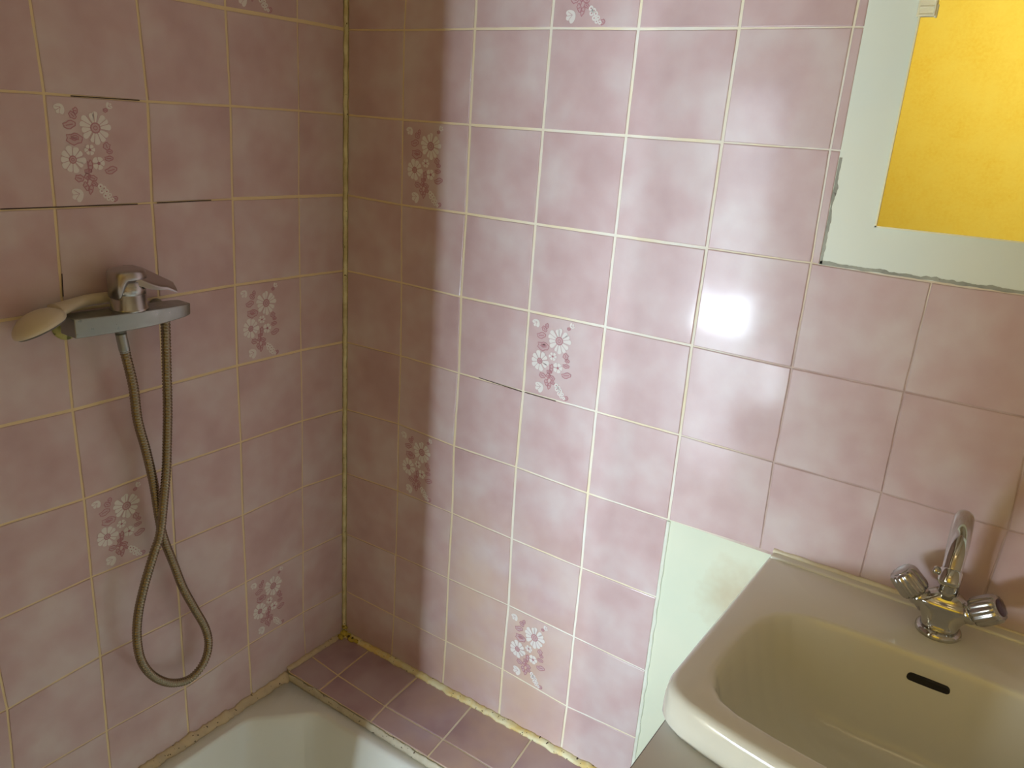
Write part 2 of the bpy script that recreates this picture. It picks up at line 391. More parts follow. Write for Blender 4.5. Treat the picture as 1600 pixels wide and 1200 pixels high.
mmv = .001
def back_v(c, j):   # joint widths, vertical joints
    return {0: 6, 1: 3.4, 2: 4.9, 3: 5, 4: 4.5, 5: 4.2, 6: (2.6 if j < 3 else 1.9)}.get(c, 1.8)*mmv
def back_h(c, j):
    w_ = {-1: 4, 0: 3.8, 1: 4.2, 2: 4.5, 3: 4, 4: 3, 5: 3, 6: 2.6, 7: 2.8, 8: 3}.get(j, 3.5)
    if c >= 5: w_ = 1.9
    if c <= 1: w_ *= .85
    return w_*mmv
def left_v(d, j): return {0: 6, 1: 3.2, 2: 4.8, 3: 4.6, 4: 4.4, 5: 4}.get(d, 4)*mmv*.85
def left_h(d, j): return {0: 6, 1: 3.6, 2: (5.5 if d < 2 else 2.6), 3: 4.6, 4: 4.8, 5: 3.8, 6: 3, 7: 3, 8: 2.6}.get(j, 4)*mmv

ZB = -1.333                      # top of the tiled ledge in survey heights
H_CEIL = 2.46 - ZF
WT = 0.10
bw = Wall('wall_back', lambda a, z, d: Vector((a, d, z+ZF)), (0, -1, 0))
lw = Wall('wall_left', lambda a, z, d: Vector((-d, a, z+ZF)), (1, 0, 0))
DECB = {(1, 1), (3, -1), (3, 3), (1, 5), (3, 7), (0, -4), (4, -4)}
JT = -6
for j in range(JT, 9):
    for c in range(0, 12):
        if c >= 5 and j >= 5: continue
        if c == 12: continue
        C = [back_pt(c, j), back_pt(c+1, j), back_pt(c+1, j+1), back_pt(c, j+1)]
        gw = [back_h(c, j), back_v(c+1, j), back_h(c, j+1), back_v(c, j)]
        if j == JT: C[0] = (C[0][0], H_CEIL); C[1] = (C[1][0], H_CEIL)
        if j == 8: C[2] = (C[2][0], ZB-.01); C[3] = (C[3][0], ZB-.01); gw[2] = 0
        if c >= 6 and -4 < j < 2:
            if c > 6 or j < -3: continue
            ex = .9215+.0007*nz(j*2.3)          # sliver of tile left beside the plastered field
            C[1] = (ex, C[0][1]-.0002); C[2] = (ex+.0005, C[3][1]-.0002); gw[1] = 0
        mp = bw.tile(C, gw)
        if (c, j) in DECB: flowers(bw, mp)
for a, b in (((.3522, -.6046), (.4498, -.6085)), ((.4567, -.608), (.5223, -.6086))):
    bw.add([bw.place(a[0], a[1]+.0006, -.0002), bw.place(b[0], b[1]+.0006, -.0002), bw.place(b[0], b[1]-.0006, -.0002), bw.place(a[0], a[1]-.0006, -.0002)], [(0, 1, 2, 3)], 5)
# bed of grout behind the tiles, and the two plastered fields set back to it
def rect(wall, a0, a1, z0, z1, d, slot): wall.add([wall.place(a0, z0, d), wall.place(a1, z0, d), wall.place(a1, z1, d), wall.place(a0, z1, d)], [(0, 1, 2, 3)], slot)
XR = 1.95
rect(bw, 0, XR, -5*T, H_CEIL, .0014, 1)
rect(bw, 0, .7588, -ZF, -5*T, .0014, 1)
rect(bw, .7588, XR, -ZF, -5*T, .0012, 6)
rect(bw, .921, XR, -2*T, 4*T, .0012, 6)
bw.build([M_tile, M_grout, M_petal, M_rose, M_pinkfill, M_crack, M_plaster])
# solid masonry behind
tag(obj('wall_back', *box(-WT, XR+WT, .004, WT, 0, 2.46), M_ceil), kind='structure')

DECL = {(3, 1), (1, -1), (1, 3), (3, 5), (1, 7), (5, 3), (5, 7)}
for j in range(JT, 9):
    for d in range(0, 8):
        C = [left_pt(d+1, j), left_pt(d, j), left_pt(d, j+1), left_pt(d+1, j+1)]
        gw = [left_h(d, j), left_v(d, j), left_h(d, j+1), left_v(d+1, j)]
        if j == JT: C[0] = (C[0][0], H_CEIL); C[1] = (C[1][0], H_CEIL)
        if j == 8: C[2] = (C[2][0], -1.39); C[3] = (C[3][0], -1.39); gw[2] = 0
        mp = lw.tile(C, gw)
        if (d, j) in DECL: flowers(lw, mp)
for a, b, h in (((-.5302, -.1528), (-.4267, -.1523), 1), ((-.6404, -.3044), (-.4425, -.3051), 1), ((-.41, -.3044), (-.3104, -.3038), 1)):
    lw.add([lw.place(a[0], a[1]+.0008, -.0003), lw.place(b[0], b[1]+.0008, -.0003), lw.place(b[0], b[1]-.0006, -.0003), lw.place(a[0], a[1]-.0006, -.0003)], [(0, 1, 2, 3)], 5)
lw.add([lw.place(-.5676, -.400, -.0003), lw.place(-.5690, -.400, -.0003), lw.place(-.5712, -.434, -.0003), lw.place(-.5692, -.434, -.0003)], [(0, 1, 2, 3)], 5)
rect(lw, -1.25, 0, -ZF, H_CEIL, .0014, 1)
lw.build([M_tile, M_grout, M_petal, M_rose, M_pinkfill, M_crack, M_plaster])
# masonry of the left wall with the window opening in it
tag(obj('wall_left', *box(-WT, -.004, -3.3, .0, 0, 2.46), M_ceil), kind='structure')
v1 = merge(box(-.004, .46, WY-.10, WY-.02, 0, .018), box(-.004, .46, WY-.10, WY-.02, WZ1, 2.46), box(WX1+.01, .46, WY-.10, WY-.02, WZ0, WZ1), box(.38, .46, -3.2, WY-.10, 0, 2.46))
tag(obj('wall_window', *v1, M_ceil), kind='structure')
fr = merge(box(WX0-.003, WX1+.01, WY-.06, WY-.03, WZ0, WZ0+.04), box(WX0-.003, WX1+.01, WY-.06, WY-.03, WZ1-.04, WZ1), box(WX0-.003, WX0+.03, WY-.06, WY-.03, WZ0, WZ1), box(WX1-.02, WX1+.01, WY-.06, WY-.03, WZ0, WZ1))
tag(obj('window_1', *fr, M_frame), kind='structure')

# rest of the room
tag(obj('floor', *box(-WT, XR+WT, -3.3, WT, -.05, 0), M_floor), kind='structure')
tag(obj('ceiling', *box(-WT, XR+WT, -3.3, WT, 2.46, 2.5), M_ceil), kind='structure')
tag(obj('wall_right', *box(XR, XR+WT, -3.3, 0, 0, 2.46), M_partition), kind='structure')
tag(obj('wall_front', *box(-WT, XR+WT, -3.3, -3.2, 0, 2.46), M_yellow), kind='structure')
tag(obj('wall_partition', *merge(box(0, STUB, PY-.02, PY, 0, 2.46), box(PART0, PART1, PY2-.02, PY2, PARTZ, 2.46), box(PART0, PART1, PY2-.02, PY2, 0, COUNTZ)), M_partition), kind='structure')  # added stub and slit panels out of view, only to block and shape daylight

# ------------------------------------------------------------------ tiled ledge along the back wall
LY = -.176
led = Wall('trim_1', lambda a, z, d: Vector((a, z, ZB+ZF-d)), (0, 0, 1))
JX = [(.0, .0), (.0890, .0985), (.2380, .2480), (.3890, .4030), (.5420, .556), (.694, .708)]
yj = [(-.004), (-.1150), (-.1735)]
xs_back = [.004, .0903, .2381, .3891, .5419, .694, .757]
xs_mid = [.004, .099, .2465, .4019, .5560, .708, .757]
xs_frt = [.004, .1047, .2549, .4073, .5600, .712, .757]
ys_mid = [-.1070, -.1157, -.1228, -.1207, -.121, -.121, -.121]
for k in range(6):
    led.tile([(xs_back[k], -.004), (xs_back[k+1], -.004), (xs_mid[k+1], ys_mid[k+1]), (xs_mid[k], ys_mid[k])], [.004, .0042, .0035, .0042])
    led.tile([(xs_mid[k], ys_mid[k]), (xs_mid[k+1], ys_mid[k+1]), (xs_frt[k+1], LY), (xs_frt[k], LY)], [.0035, .0038, .004, .0038])
led.add([led.place(0, 0, .0013), led.place(.76, 0, .0013), led.place(.76, LY, .0013), led.place(0, LY, .0013)], [(0, 1, 2, 3)], 1)
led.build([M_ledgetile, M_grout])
tag(obj('trim_2', *box(.0, .757, LY+.002, -.0005, 0, ZB+ZF-.003), M_grout), kind='structure')

# ------------------------------------------------------------------ sealant beads
def bead(name, path, up1, up2, w1, w2, material, seed=0, step=.004, jag=.35, sag=.45):
    """irregular quarter-round bead in the angle between directions up1 and up2"""
    P = resample([Vector(p) for p in path], step); u1, u2 = Vector(up1), Vector(up2); V, F = [], []; K = 7
    for i, p in enumerate(P):
        s = i*step
        a = w1*(1+jag*(nz(s*38, seed)+.5*nz(s*150, seed+9))); b = w2*(1+jag*(nz(s*38, seed+31)+.5*nz(s*150, seed+45)))
        bul = sag*(1+.4*nz(s*60, seed+70))
        for k in range(K):
            t = k/(K-1); q = p+u1*a*(1-t)+u2*b*t
            q = q+(u1*a+u2*b)*(bul*math.sin(math.pi*t)*.5) - (u1*.0008 if k == K-1 else Vector()) - (u2*.0008 if k == 0 else Vector())
            V.append(q)
        V.append(p - u1*.0005 - u2*.0005)
    R = K+1
    for i in range(len(P)-1):
        for k in range(R): F.append((i*R+k, i*R+(k+1) % R, (i+1)*R+(k+1) % R, (i+1)*R+k))
    return obj(name, V, F, material, smooth=True)
z = lambda h: h+ZF
tag(bead('trim_3', [(0, 0, z(-1.33)), (0, 0, 2.45)], (1, 0, 0), (0, -1, 0), .006, .006, M_bead_corner, 3), kind='structure')
tag(bead('trim_4', [(0, 0, z(ZB)), (.757, 0, z(ZB))], (0, -1, 0), (0, 0, 1), .0115, .0095, M_bead_ledge, 12, jag=.45), kind='structure')
tag(bead('trim_5', [(0, 0, z(ZB)), (0, -.176, z(ZB))], (1, 0, 0), (0, 0, 1), .009, .009, M_bead_tub, 22, jag=.45), kind='structure')
ZT = -1.350                     # tub rim
tag(bead('trim_6', [(0, -.172, z(ZT)), (0, -1.19, z(ZT))], (1, 0, 0), (0, 0, 1), .0145, .0150, M_bead_tub, 32, jag=.55, sag=.25), kind='structure')
tag(bead('trim_7', [(.0, LY, z(ZT)), (.72, LY, z(ZT))], (0, -1, 0), (0, 0, 1), .006, .014, M_bead_rim, 42, jag=.3, sag=.3), kind='structure')
# blobs of old sealant in the corner
V, F = [], []
for (bx, by, bz, r) in ((.006, -.006, .005, .013), (.022, -.006, .006, .010), (.034, -.010, .003, .010), (.048, -.008, .004, .008), (.008, -.02, .004, .009), (.006, -.004, .022, .007)):
    bm = bmesh.new(); bmesh.ops.create_icosphere(bm, subdivisions=2, radius=r)
    o_ = len(V)
    for v in bm.verts:
        q = v.co*(1+.35*nz(v.co.x*200+bx*900, v.co.y*200, v.co.z*200)); V.append((q.x*1.1+bx, q.y*.7+by, q.z*.6+bz+z(ZB)))
    F += [tuple(vv.index+o_ for vv in f.verts) for f in bm.faces]; bm.free()
M_blob = bead_material('amber_sealant', (.62, .50, .08), (.46, .34, .04), (.05, .035, .01), .6, 120)
tag(obj('trim_8', V, F, M_blob, smooth=True), kind='structure')
# sealant around the white plastered field and along the basin
tag(bead('trim_9', [(.7585, .0008, z(-.762)), (.7580, .0008, z(-1.33))], (1, 0, 0), (0, -1, 0), .0055, .0022, M_bead_panel, 52, jag=.3), kind='structure')
# shaded gap along the mirror plaster's edge, put in as a dark strip
def ribbon(name, pts, dirw, w_, material, seed, d=-.0002):
    P = resample([Vector(p) for p in pts], .003); V, F = [], []; dw = Vector(dirw)
    for i, p in enumerate(P):
        s = i*.003; e0 = w_*.25*nz(s*60, seed); e1 = w_*(.9+.6*nz(s*45, seed+5)+.35*nz(s*160, seed+8))
        V += [p+dw*e0+Vector((0, d, 0)), p+dw*e1+Vector((0, d, 0)), p+dw*e1+Vector((0, .0008, 0)), p+dw*e0+Vector((0, .0008, 0))]
    for i in range(len(P)-1):
        for k in range(4): F.append((4*i+k, 4*i+(k+1) % 4, 4*i+4+(k+1) % 4, 4*i+4+k))
    return obj(name, V, F, material)
tag(ribbon('trim_10', [(.9225, 0.0008, z(-.303)), (.9222, 0.0008, z(-.16))], (1, 0, 0), .0042, M_joint_mirror, 3), kind='structure')
tag(ribbon('trim_11', [(.9225, 0.0008, z(-.3035)), (XR, 0.0008, z(-.306))], (0, 0, 1), .0048, M_joint_mirror, 8), kind='structure')

# ------------------------------------------------------------------ bathtub
def ang_loop(poly, cx, cy, n_, phase=0):
    """points where rays from the centre meet a closed polyline"""
    out = []
    for i in range(n_):
        th = 2*math.pi*(i+phase)/n_; dx, dy = math.cos(th), math.sin(th); best = None
        for k in range(len(poly)):
            ax, ay = poly[k]; bx, by = poly[(k+1) % len(poly)]
            ex, ey = bx-ax, by-ay; den = dx*ey-dy*ex
            if abs(den) < 1e-12: continue
            t = ((ax-cx)*ey-(ay-cy)*ex)/den; u = ((ax-cx)*dy-(ay-cy)*dx)/den
            if t > 0 and -1e-6 <= u <= 1+1e-6 and (best is None or t > best): best = t
        out.append((cx+dx*best, cy+dy*best))
    return out
def round_poly(P, r, seg=6):
    out = []; n_ = len(P)
    for i in range(n_):
        a, b, c_ = Vector(P[i-1]), Vector(P[i]), Vector(P[(i+1) % n_]); rr = r[i] if isinstance(r, (list, tuple)) else r
        d1, d2 = (a-b).normalized(), (c_-b).normalized(); p1, p2 = b+d1*rr, b+d2*rr
        for k in range(seg+1):
            t = k/seg; out.append(tuple(p1*(1-t)**2+b*2*t*(1-t)+p2*t*t))
    return out
def loft(loops, cap_last=True, cap_first=False):
    n_ = len(loops[0]); V = sum([list(l) for l in loops], []); F = []
    for q in range(len(loops)-1):
        for i in range(n_):
            j = (i+1) % n_; F.append((q*n_+i, q*n_+j, (q+1)*n_+j, (q+1)*n_+i))
    if cap_last: F.append(tuple((len(loops)-1)*n_+i for i in range(n_)))
    if cap_first: F.append(tuple(range(n_))[::-1])
    return V, F
TX0, TX1, TY0, TY1 = .002, .735, LY-.002, -1.185
tcx, tcy = .37, -.68
outer = round_poly([(TX0, TY0), (TX1, TY0), (TX1, TY1), (TX0, TY1)], .01)
inner = round_poly([(.040, -.312), (.138, -.209), (.640, -.197), (.70, -.27), (.70, -1.08), (.64, -1.14), (.09, -1.14), (.040, -1.08)], .018)
inner2 = round_poly([(.078, -.345), (.160, -.248), (.610, -.238), (.66, -.30), (.66, -1.05), (.61, -1.10), (.12, -1.10), (.075, -1.05)], .04)
NL = 240
def L3(poly, h, s=1., cx=tcx, cy=tcy):
    return [(cx+(x-cx)*s, cy+(y-cy)*s, z(h)) for x, y in ang_loop(poly, cx, cy, NL)]
tub = empty('bathtub', (tcx, tcy, 0)); tag(tub, 'white enamel tub in the corner, sealed against the pink tiles below the hose', 'bathtub')
def unshift(VF, base): return [(v[0]-base[0], v[1]-base[1], v[2]-base[2]) for v in VF[0]], VF[1]
lo = [L3(outer, -ZF+.0), L3(outer, ZT-.006), L3(outer, ZT, .997), L3(inner, ZT, 1.012), L3(inner, ZT-.002, 1.003), L3(inner, ZT-.008, .996), L3(inner, ZT-.03, .985), L3(inner2, ZT-.17, 1), L3(inner2, ZT-.195, .95), L3(inner2, ZT-.205, .85)]
obj('basin', *unshift(loft(lo), (tcx, tcy, 0)), M_enamel, parent=tub, smooth=True)
obj('drain', *unshift(lathe((.45, -.45, z(ZT-.206)), (0, 0, 1), [(0, .03), (.003, .03), (.004, .026), (.002, .02)]), (tcx, tcy, 0)), M_chrome, parent=tub, smooth=True)

# ------------------------------------------------------------------ washbasin
BZ = -.754
bx, by = 1.180, -.245
def sym(P): return P + [(2*bx-x, y) for x, y in P[::-1]]
o_half = [(bx, -.4465), (1.12, -.4450), (1.075, -.4415), (1.025, -.4335), (.985, -.4245), (.956, -.4160), (.938, -.4060), (.927, -.392), (.9235, -.372), (.9245, -.30), (.9275, -.15), (.9310, -.012), (.9325, -.001)]
b_outer = sym(o_half[:])
i_half = [(bx, -.412), (1.12, -.4085), (1.06, -.401), (1.015, -.392), (.99, -.381), (.974, -.362), (.966, -.335), (.9655, -.29), (.969, -.24), (.976, -.20), (.988, -.172), (1.008, -.152), (1.035, -.142), (1.07, -.138), (bx, -.136)]
b_inner = sym(i_half[:-1]) + []
b_inner = i_half + [(2*bx-x, y) for x, y in i_half[::-1][1:-1]]
b_outer = o_half + [(2*bx-x, y) for x, y in o_half[::-1][:-1]]
def lp(poly, h, s=1., dy=0., sy=None, n_=NL):
    sy = s if sy is None else sy
    return [(bx+(x-bx)*s, by+dy+(y-by)*sy, z(h)) for x, y in ang_loop(poly, bx, by, n_)]
def inset(poly3, d):
    """pull a loop inwards by d metres, the wall side kept"""
    out = []
    for (x, y, h) in poly3:
        v = Vector((x-bx, y-by)); L = v.length; v = v*((L-d)/L)
        out.append((bx+v.x, min(by+v.y, -.0005) if y > -.02 else by+v.y, h))
    return out
wb = empty('washbasin', (bx, by, z(BZ))); tag(wb, 'white ceramic washbasin with rounded rim, set on the grey cabinet against the wall', 'washbasin')
O = lambda h: lp(b_outer, h)
rim = .046
loops = [inset(O(BZ-rim-.004), .05), inset(O(BZ-rim-.004), .010), inset(O(BZ-rim-.002), .003), inset(O(BZ-rim+.003), .0), O(BZ-rim+.018), inset(O(BZ-.013), .0006), inset(O(BZ-.007), .0018), inset(O(BZ-.003), .0045), inset(O(BZ-.0008), .0080), inset(O(BZ), .012)]
I = lambda h, s, dy=0.: lp(b_inner, h, s, dy)
loops += [I(BZ, 1.045), I(BZ-.0008, 1.02), I(BZ-.0035, 1.0), I(BZ-.010, .985), I(BZ-.022, .965, -.001), I(BZ-.045, .940, -.002), I(BZ-.075, .905, -.003), I(BZ-.105, .85, -.005), I(BZ-.128, .76, -.005), I(BZ-.142, .62, -.004), I(BZ-.149, .45, -.002), I(BZ-.153, .28), I(BZ-.156, .1)]
Vb, Fb = loft(loops)
o = obj('bowl', *unshift((Vb, Fb), (bx, by, z(BZ))), M_ceramic, parent=wb, smooth=True)
# raised back lip
v, f = box(.936, 2*bx-.936, -.020, -.001, z(BZ)-.004, z(BZ)+.0035)
obj('back_lip', *unshift((v, f), (bx, by, z(BZ))), M_ceramic, parent=wb, bevel=.003)
# overflow slot in the rear slope of the bowl
def stadium(w_, h, n_=10):
    P = []
    for k in range(n_+1): t = -math.pi/2+math.pi*k/n_; P.append((w_/2-h/2+math.cos(t)*h/2, math.sin(t)*h/2))
    for k in range(n_+1): t = math.pi/2+math.pi*k/n_; P.append((-w_/2+h/2+math.cos(t)*h/2, math.sin(t)*h/2))
    return P
S = stadium(.050, .0105); S2 = stadium(.055, .015)
oc = Vector((1.181, -.1425, z(BZ-.031))); ux = Vector((1, 0, 0)); uz = Vector((0, -.27, .96)).normalized() * 1.0; un = ux.cross(uz).normalized()
if un.y > 0: un = -un
V = [oc+ux*a+uz*b+un*.0005 for a, b in S2] + [oc+ux*a+uz*b+un*.0022 for a, b in S] ; ns = len(S)
F = [(i, (i+1) % ns, ns+(i+1) % ns, ns+i) for i in range(ns)]
V2 = [oc+ux*a+uz*b+un*.0024 for a, b in S] + [oc+ux*a+uz*b-un*.004 for a, b in S]
F2 = [tuple(range(ns))] + [(i, (i+1) % ns, ns+(i+1) % ns, ns+i) for i in range(ns)]
obj('overflow_slot', *unshift((V2, F2), (bx, by, z(BZ))), M_dark, parent=wb)
obj('drain', *unshift(lathe((bx, by, z(BZ-.1575)), (0, 0, 1), [(0, .03), (.003, .03), (.004, .026), (.002, .018)]), (bx, by, z(BZ))), M_chrome, parent=wb, smooth=True)
tag(bead('trim_12', [(.936, .0, z(BZ+.003)), (1.140, .0, z(BZ+.003))], (0, -1, 0), (0, 0, 1), .006, .005, M_bead_basin, 62, jag=.25), kind='structure')
tag(bead('trim_13', [(1.140, .0, z(BZ+.003)), (2*bx-.936, .0, z(BZ+.003))], (0, -1, 0), (0, 0, 1), .0035, .0022, M_bead_basin, 66, jag=.25), kind='structure')

# ------------------------------------------------------------------ cabinet under the basin
cb = empty('vanity_cabinet', (bx, -.28, 0)); tag(cb, 'grey laminate vanity cabinet carrying the washbasin, its top edge showing at lower left', 'cabinet')
CX0, CX1, CY1 = .9345, 2*bx-.9345, -.565
base = (bx, -.28, 0); CT = z(BZ-rim-.0045)
outer4 = [(CX0, -.003), (CX0, CY1), (CX1, CY1), (CX1, -.003)]
hole = lp(b_inner, 0, .99)
oo = ang_loop(outer4, bx, by, NL)
lo = [[(x, y, CT-.018) for x, y in oo], [(x, y, CT) for x, y in oo], [(x, y, CT) for x, y, _ in hole], [(x, y, CT-.018) for x, y, _ in hole]]
V, F = loft(lo, cap_last=False); F += [(3*NL+i, 3*NL+(i+1) % NL, (i+1) % NL, i) for i in range(NL)]
obj('top', *unshift((V, F), base), M_cab, parent=cb)
obj('edge_strip', *unshift(merge(box(CX0-.0012, CX0, CY1, -.004, CT-.018, CT-.0005)), base), M_cabedge, parent=cb)
th = .018
obj('body', *unshift(merge(box(CX0+.001, CX0+th, CY1+.02, -.004, .08, CT-.0185), box(CX1-th, CX1-.001, CY1+.02, -.004, .08, CT-.0185), box(CX0+th, CX1-th, CY1+.02, -.004, .08, .098), box(CX0+th, CX1-th, -.012, -.004, .098, CT-.0185)), base), M_cab, parent=cb)
for (a, b, hx) in ((CX0+.002, bx-.0015, bx-.03), (bx+.0015, CX1-.002, bx+.03)):
    d_ = obj('door', *unshift(box(a, b, CY1, CY1+.018, .084, CT-.022), base), M_cab, parent=cb, bevel=.0015)
    obj('handle', *unshift(lathe((hx, CY1-.02, CT-.20), (0, 0, 1), [(0, .004), (.1, .004)], 12), base), M_chrome, parent=d_, smooth=True)
for (lx, ly) in ((CX0+.04, -.05), (CX1-.04, -.05), (CX0+.04, CY1+.06), (CX1-.04, CY1+.06)):
    obj('leg', *unshift(lathe((lx, ly, 0), (0, 0, 1), [(0, .016), (.08, .02)], 16), base), M_cabedge, parent=cb)

# ------------------------------------------------------------------ basin mixer tap
fx, fy = 1.1755, -.062; FZ = z(BZ)
fb = (fx, fy, FZ)
tap = empty('basin_mixer_tap', fb); tag(tap, 'chrome two-handle mixer tap with swan neck spout, standing on the back of the washbasin', 'tap')
def fp(name, vf, m, parent=tap, **k): return obj(name, *unshift(vf, fb), m, parent=parent, **k)
F0 = Vector(fb)
fp('base_flange', lathe(F0, (0, 0, 1), [(0, .0275), (.002, .0285), (.006, .028), (.009, .0255), (.0105, .021)], 48), M_chrome, smooth=True)
# body: a fan-shaped casting, narrow at the flange and spreading into two arms
V, F = [], []
secs = [(.009, .0235, .0215), (.014, .0225, .0195), (.021, .0245, .0185), (.029, .0300, .0180), (.037, .0375, .0178), (.0435, .0425, .0178), (.046, .0425, .0172), (.0485, .0380, .0150), (.053, .0250, .0125), (.060, .0150, .0112)]
nn = 40
for (h, rx_, ry_) in secs:
    for i in range(nn):
        t = 2*math.pi*i/nn; ex = .75
        c_, s_ = math.cos(t), math.sin(t)
        V.append(F0+Vector((rx_*math.copysign(abs(c_)**ex, c_), ry_*math.copysign(abs(s_)**ex, s_), h)))
for q in range(len(secs)-1):
    for i in range(nn): F.append((q*nn+i, q*nn+(i+1) % nn, (q+1)*nn+(i+1) % nn, (q+1)*nn+i))
F.append(tuple(range(nn))[::-1]); F.append(tuple((len(secs)-1)*nn+i for i in range(nn)))
fp('body', (V, F), M_chrome, smooth=True)
neck = F0+Vector((0, 0, .055))
fp('neck', lathe(neck, (0, -.06, 1), [(0, .0135), (.012, .0120), (.022, .0112), (.026, .0118), (.030, .0118), (.032, .0105)], 32), M_chrome, smooth=True)
sp = catmull([F0+Vector(q) for q in ((-.0025, -.006, .080), (-.0045, -.014, .118), (-.0055, -.032, .160), (-.0045, -.066, .1930), (-.003, -.103, .1965), (-.002, -.134, .183), (-.002, -.149, .160))], 10)
spo = fp('spout', sweep(sp, lambda t, i: .0101+.0008*math.sin(t*3), 24), M_chrome, smooth=True)
tipdir = (sp[-1]-sp[-3]).normalized()
aer = fp('aerator', lathe(sp[-1]-tipdir*.002, tipdir, [(0, .0106), (.001, .0116), (.014, .0116), (.016, .0108), (.019, .0085)], 28), M_chrome, parent=tap, smooth=True)
fp('side_lug', lathe(sp[-1]+tipdir*.004+Vector((-.010, 0, 0)), (-1, 0, .15), [(0, .004), (.006, .0045), (.008, .0035)], 16), M_chrome, smooth=True)
for sx in (-1, 1):
    ax = Vector((.70*sx, -.10, .72)).normalized() if sx < 0 else Vector((.76, -.16, .63)).normalized()
    st = F0+Vector((.020*sx if sx < 0 else .017, -.001, .032))
    hd = fp('handle', lathe(st+ax*.022, ax, [(0, .013), (.0015, .0175), (.006, .0186), (.026, .0182), (.031, .0172), (.034, .0150)], 72, flute=(12, .10)), M_knob, smooth=True)
    fp('stem', lathe(st, ax, [(0, .0125), (.010, .0120), (.014, .0145), (.018, .0145), (.0225, .0125)], 28), M_chrome, parent=hd, smooth=True)
    fp('cap', lathe(st+ax*.0555, ax, [(0, .0115), (.001, .0115), (.0018, .010)], 28), M_cap if sx > 0 else M_knob, parent=hd, smooth=True)

# ------------------------------------------------------------------ mirror on the plaster
mr = empty('wall_mirror', (1.3, 0, z(-.245))); tag(mr, 'frameless wall mirror on the pale green plaster at upper right', 'mirror')
mb = (1.3, 0, z(-.245))
MX0, MX1, MZ0, MZ1 = .9840, 1.62, -.2445, .46
def mpt(x, h): return (x, z(h + (x-MX0)*.010))
def mquad(x0, x1, h0, h1, y0, y1):
    V = []
    for y in (y0, y1):
        for (x, h) in ((x0, h0), (x1, h0), (x1, h1), (x0, h1)):
            X, Z = mpt(x, h); V.append((X, y, Z))
    return V, [(0, 1, 2, 3), (7, 6, 5, 4), (0, 4, 5, 1), (1, 5, 6, 2), (2, 6, 7, 3), (3, 7, 4, 0)]
obj('glass', *unshift(mquad(MX0+.001, MX1-.001, MZ0+.001, MZ1-.001, -.0040, -.0002), mb), M_mirror, parent=mr)
e = .0020
obj('edge', *unshift(merge(mquad(MX0, MX0+e, MZ0, MZ1, -.0043, 0), mquad(MX0, MX1, MZ0, MZ0+e, -.0043, 0), mquad(MX1-e, MX1, MZ0, MZ1, -.0043, 0), mquad(MX0, MX1, MZ1-e, MZ1, -.0043, 0)), mb), M_medge, parent=mr)
CZ = .011
cl = merge(box(.984, 1.0010, -.0070, -.0044, z(CZ), z(CZ+.06)), box(.984, 1.0020, -.0085, -.0044, z(CZ), z(CZ+.003)), box(.984, 1.0020, -.0085, -.0044, z(CZ+.009), z(CZ+.012)), box(.984, 1.0020, -.0085, -.0044, z(CZ+.020), z(CZ+.024)),
           box(.9815, .9845, -.0070, .001, z(CZ), z(CZ+.06)), box(1.0005, 1.0028, -.0105, -.0044, z(CZ), z(CZ+.06)), box(1.0015, 1.0045, -.0080, -.0044, z(CZ-.001), z(CZ+.014)))
obj('clip', *unshift(cl, mb), M_clip, parent=mr, bevel=.001)

# ------------------------------------------------------------------ shower mixer on the left wall
sm = empty('shower_mixer', (0, -.49, z(-.47))); tag(sm, 'dull chrome single-lever shower mixer bar fixed on the pink tiled left wall', 'shower mixer')
sb = (0, -.49, z(-.47))
def spn(name, vf, m, parent=sm, **k): return obj(name, *unshift(vf, sb), m, parent=parent, **k)
# bar body: gently bowed front
V, F = [], []; nsec = 16
for i in range(nsec+1):
    t = i/nsec; y = -.590+.190*t
    bow = .007*math.sin(math.pi*t); endr = .004*max(0, (t-.90)/.10)**2
    x0, x1 = .022+endr, .062+bow-endr*1.3
    zt = z(-.4535-.0035*t); zb = z(-.4825+.0015*t+.005*max(0, (t-.55)/.45)**1.5)
    V += [(x0, y, zb), (x1, y, zb), (x1+.001, y, zt), (x0, y, zt)]
for i in range(nsec):
    for k in range(4): F.append((4*i+k, 4*i+(k+1) % 4, 4*i+4+(k+1) % 4, 4*i+4+k))
F += [(0, 1, 2, 3), tuple(4*nsec+k for k in (3, 2, 1, 0))]
spn('body', (V, F), M_brushed, bevel=.0018)
for yy, zz, rr in ((-.571, -.478, .021), (-.425, -.470, .0135)):
    spn('wall_union', lathe((-.0003, yy, z(zz)), (1, 0, 0), [(0, rr), (.003, rr), (.007, rr*.85), (.009, .0115), (.023, .0115)], 36), M_verd if yy < -.5 else M_brushed, smooth=True)
cc = Vector((.044, -.4955, z(-.4545)))
ct = spn('cartridge', lathe(cc, (0, 0, 1), [(-.002, .0275), (.002, .0275), (.003, .0262), (.0225, .0255), (.0228, .0248), (.0238, .0248), (.0242, .0255), (.044, .0252)], 56), M_knob, smooth=True)
spn('indicator_dot', lathe(cc+Vector((.0225, .012, .0355)), (.88, .47, 0), [(0, .0028), (.0008, .0028)], 16), M_black, parent=ct)
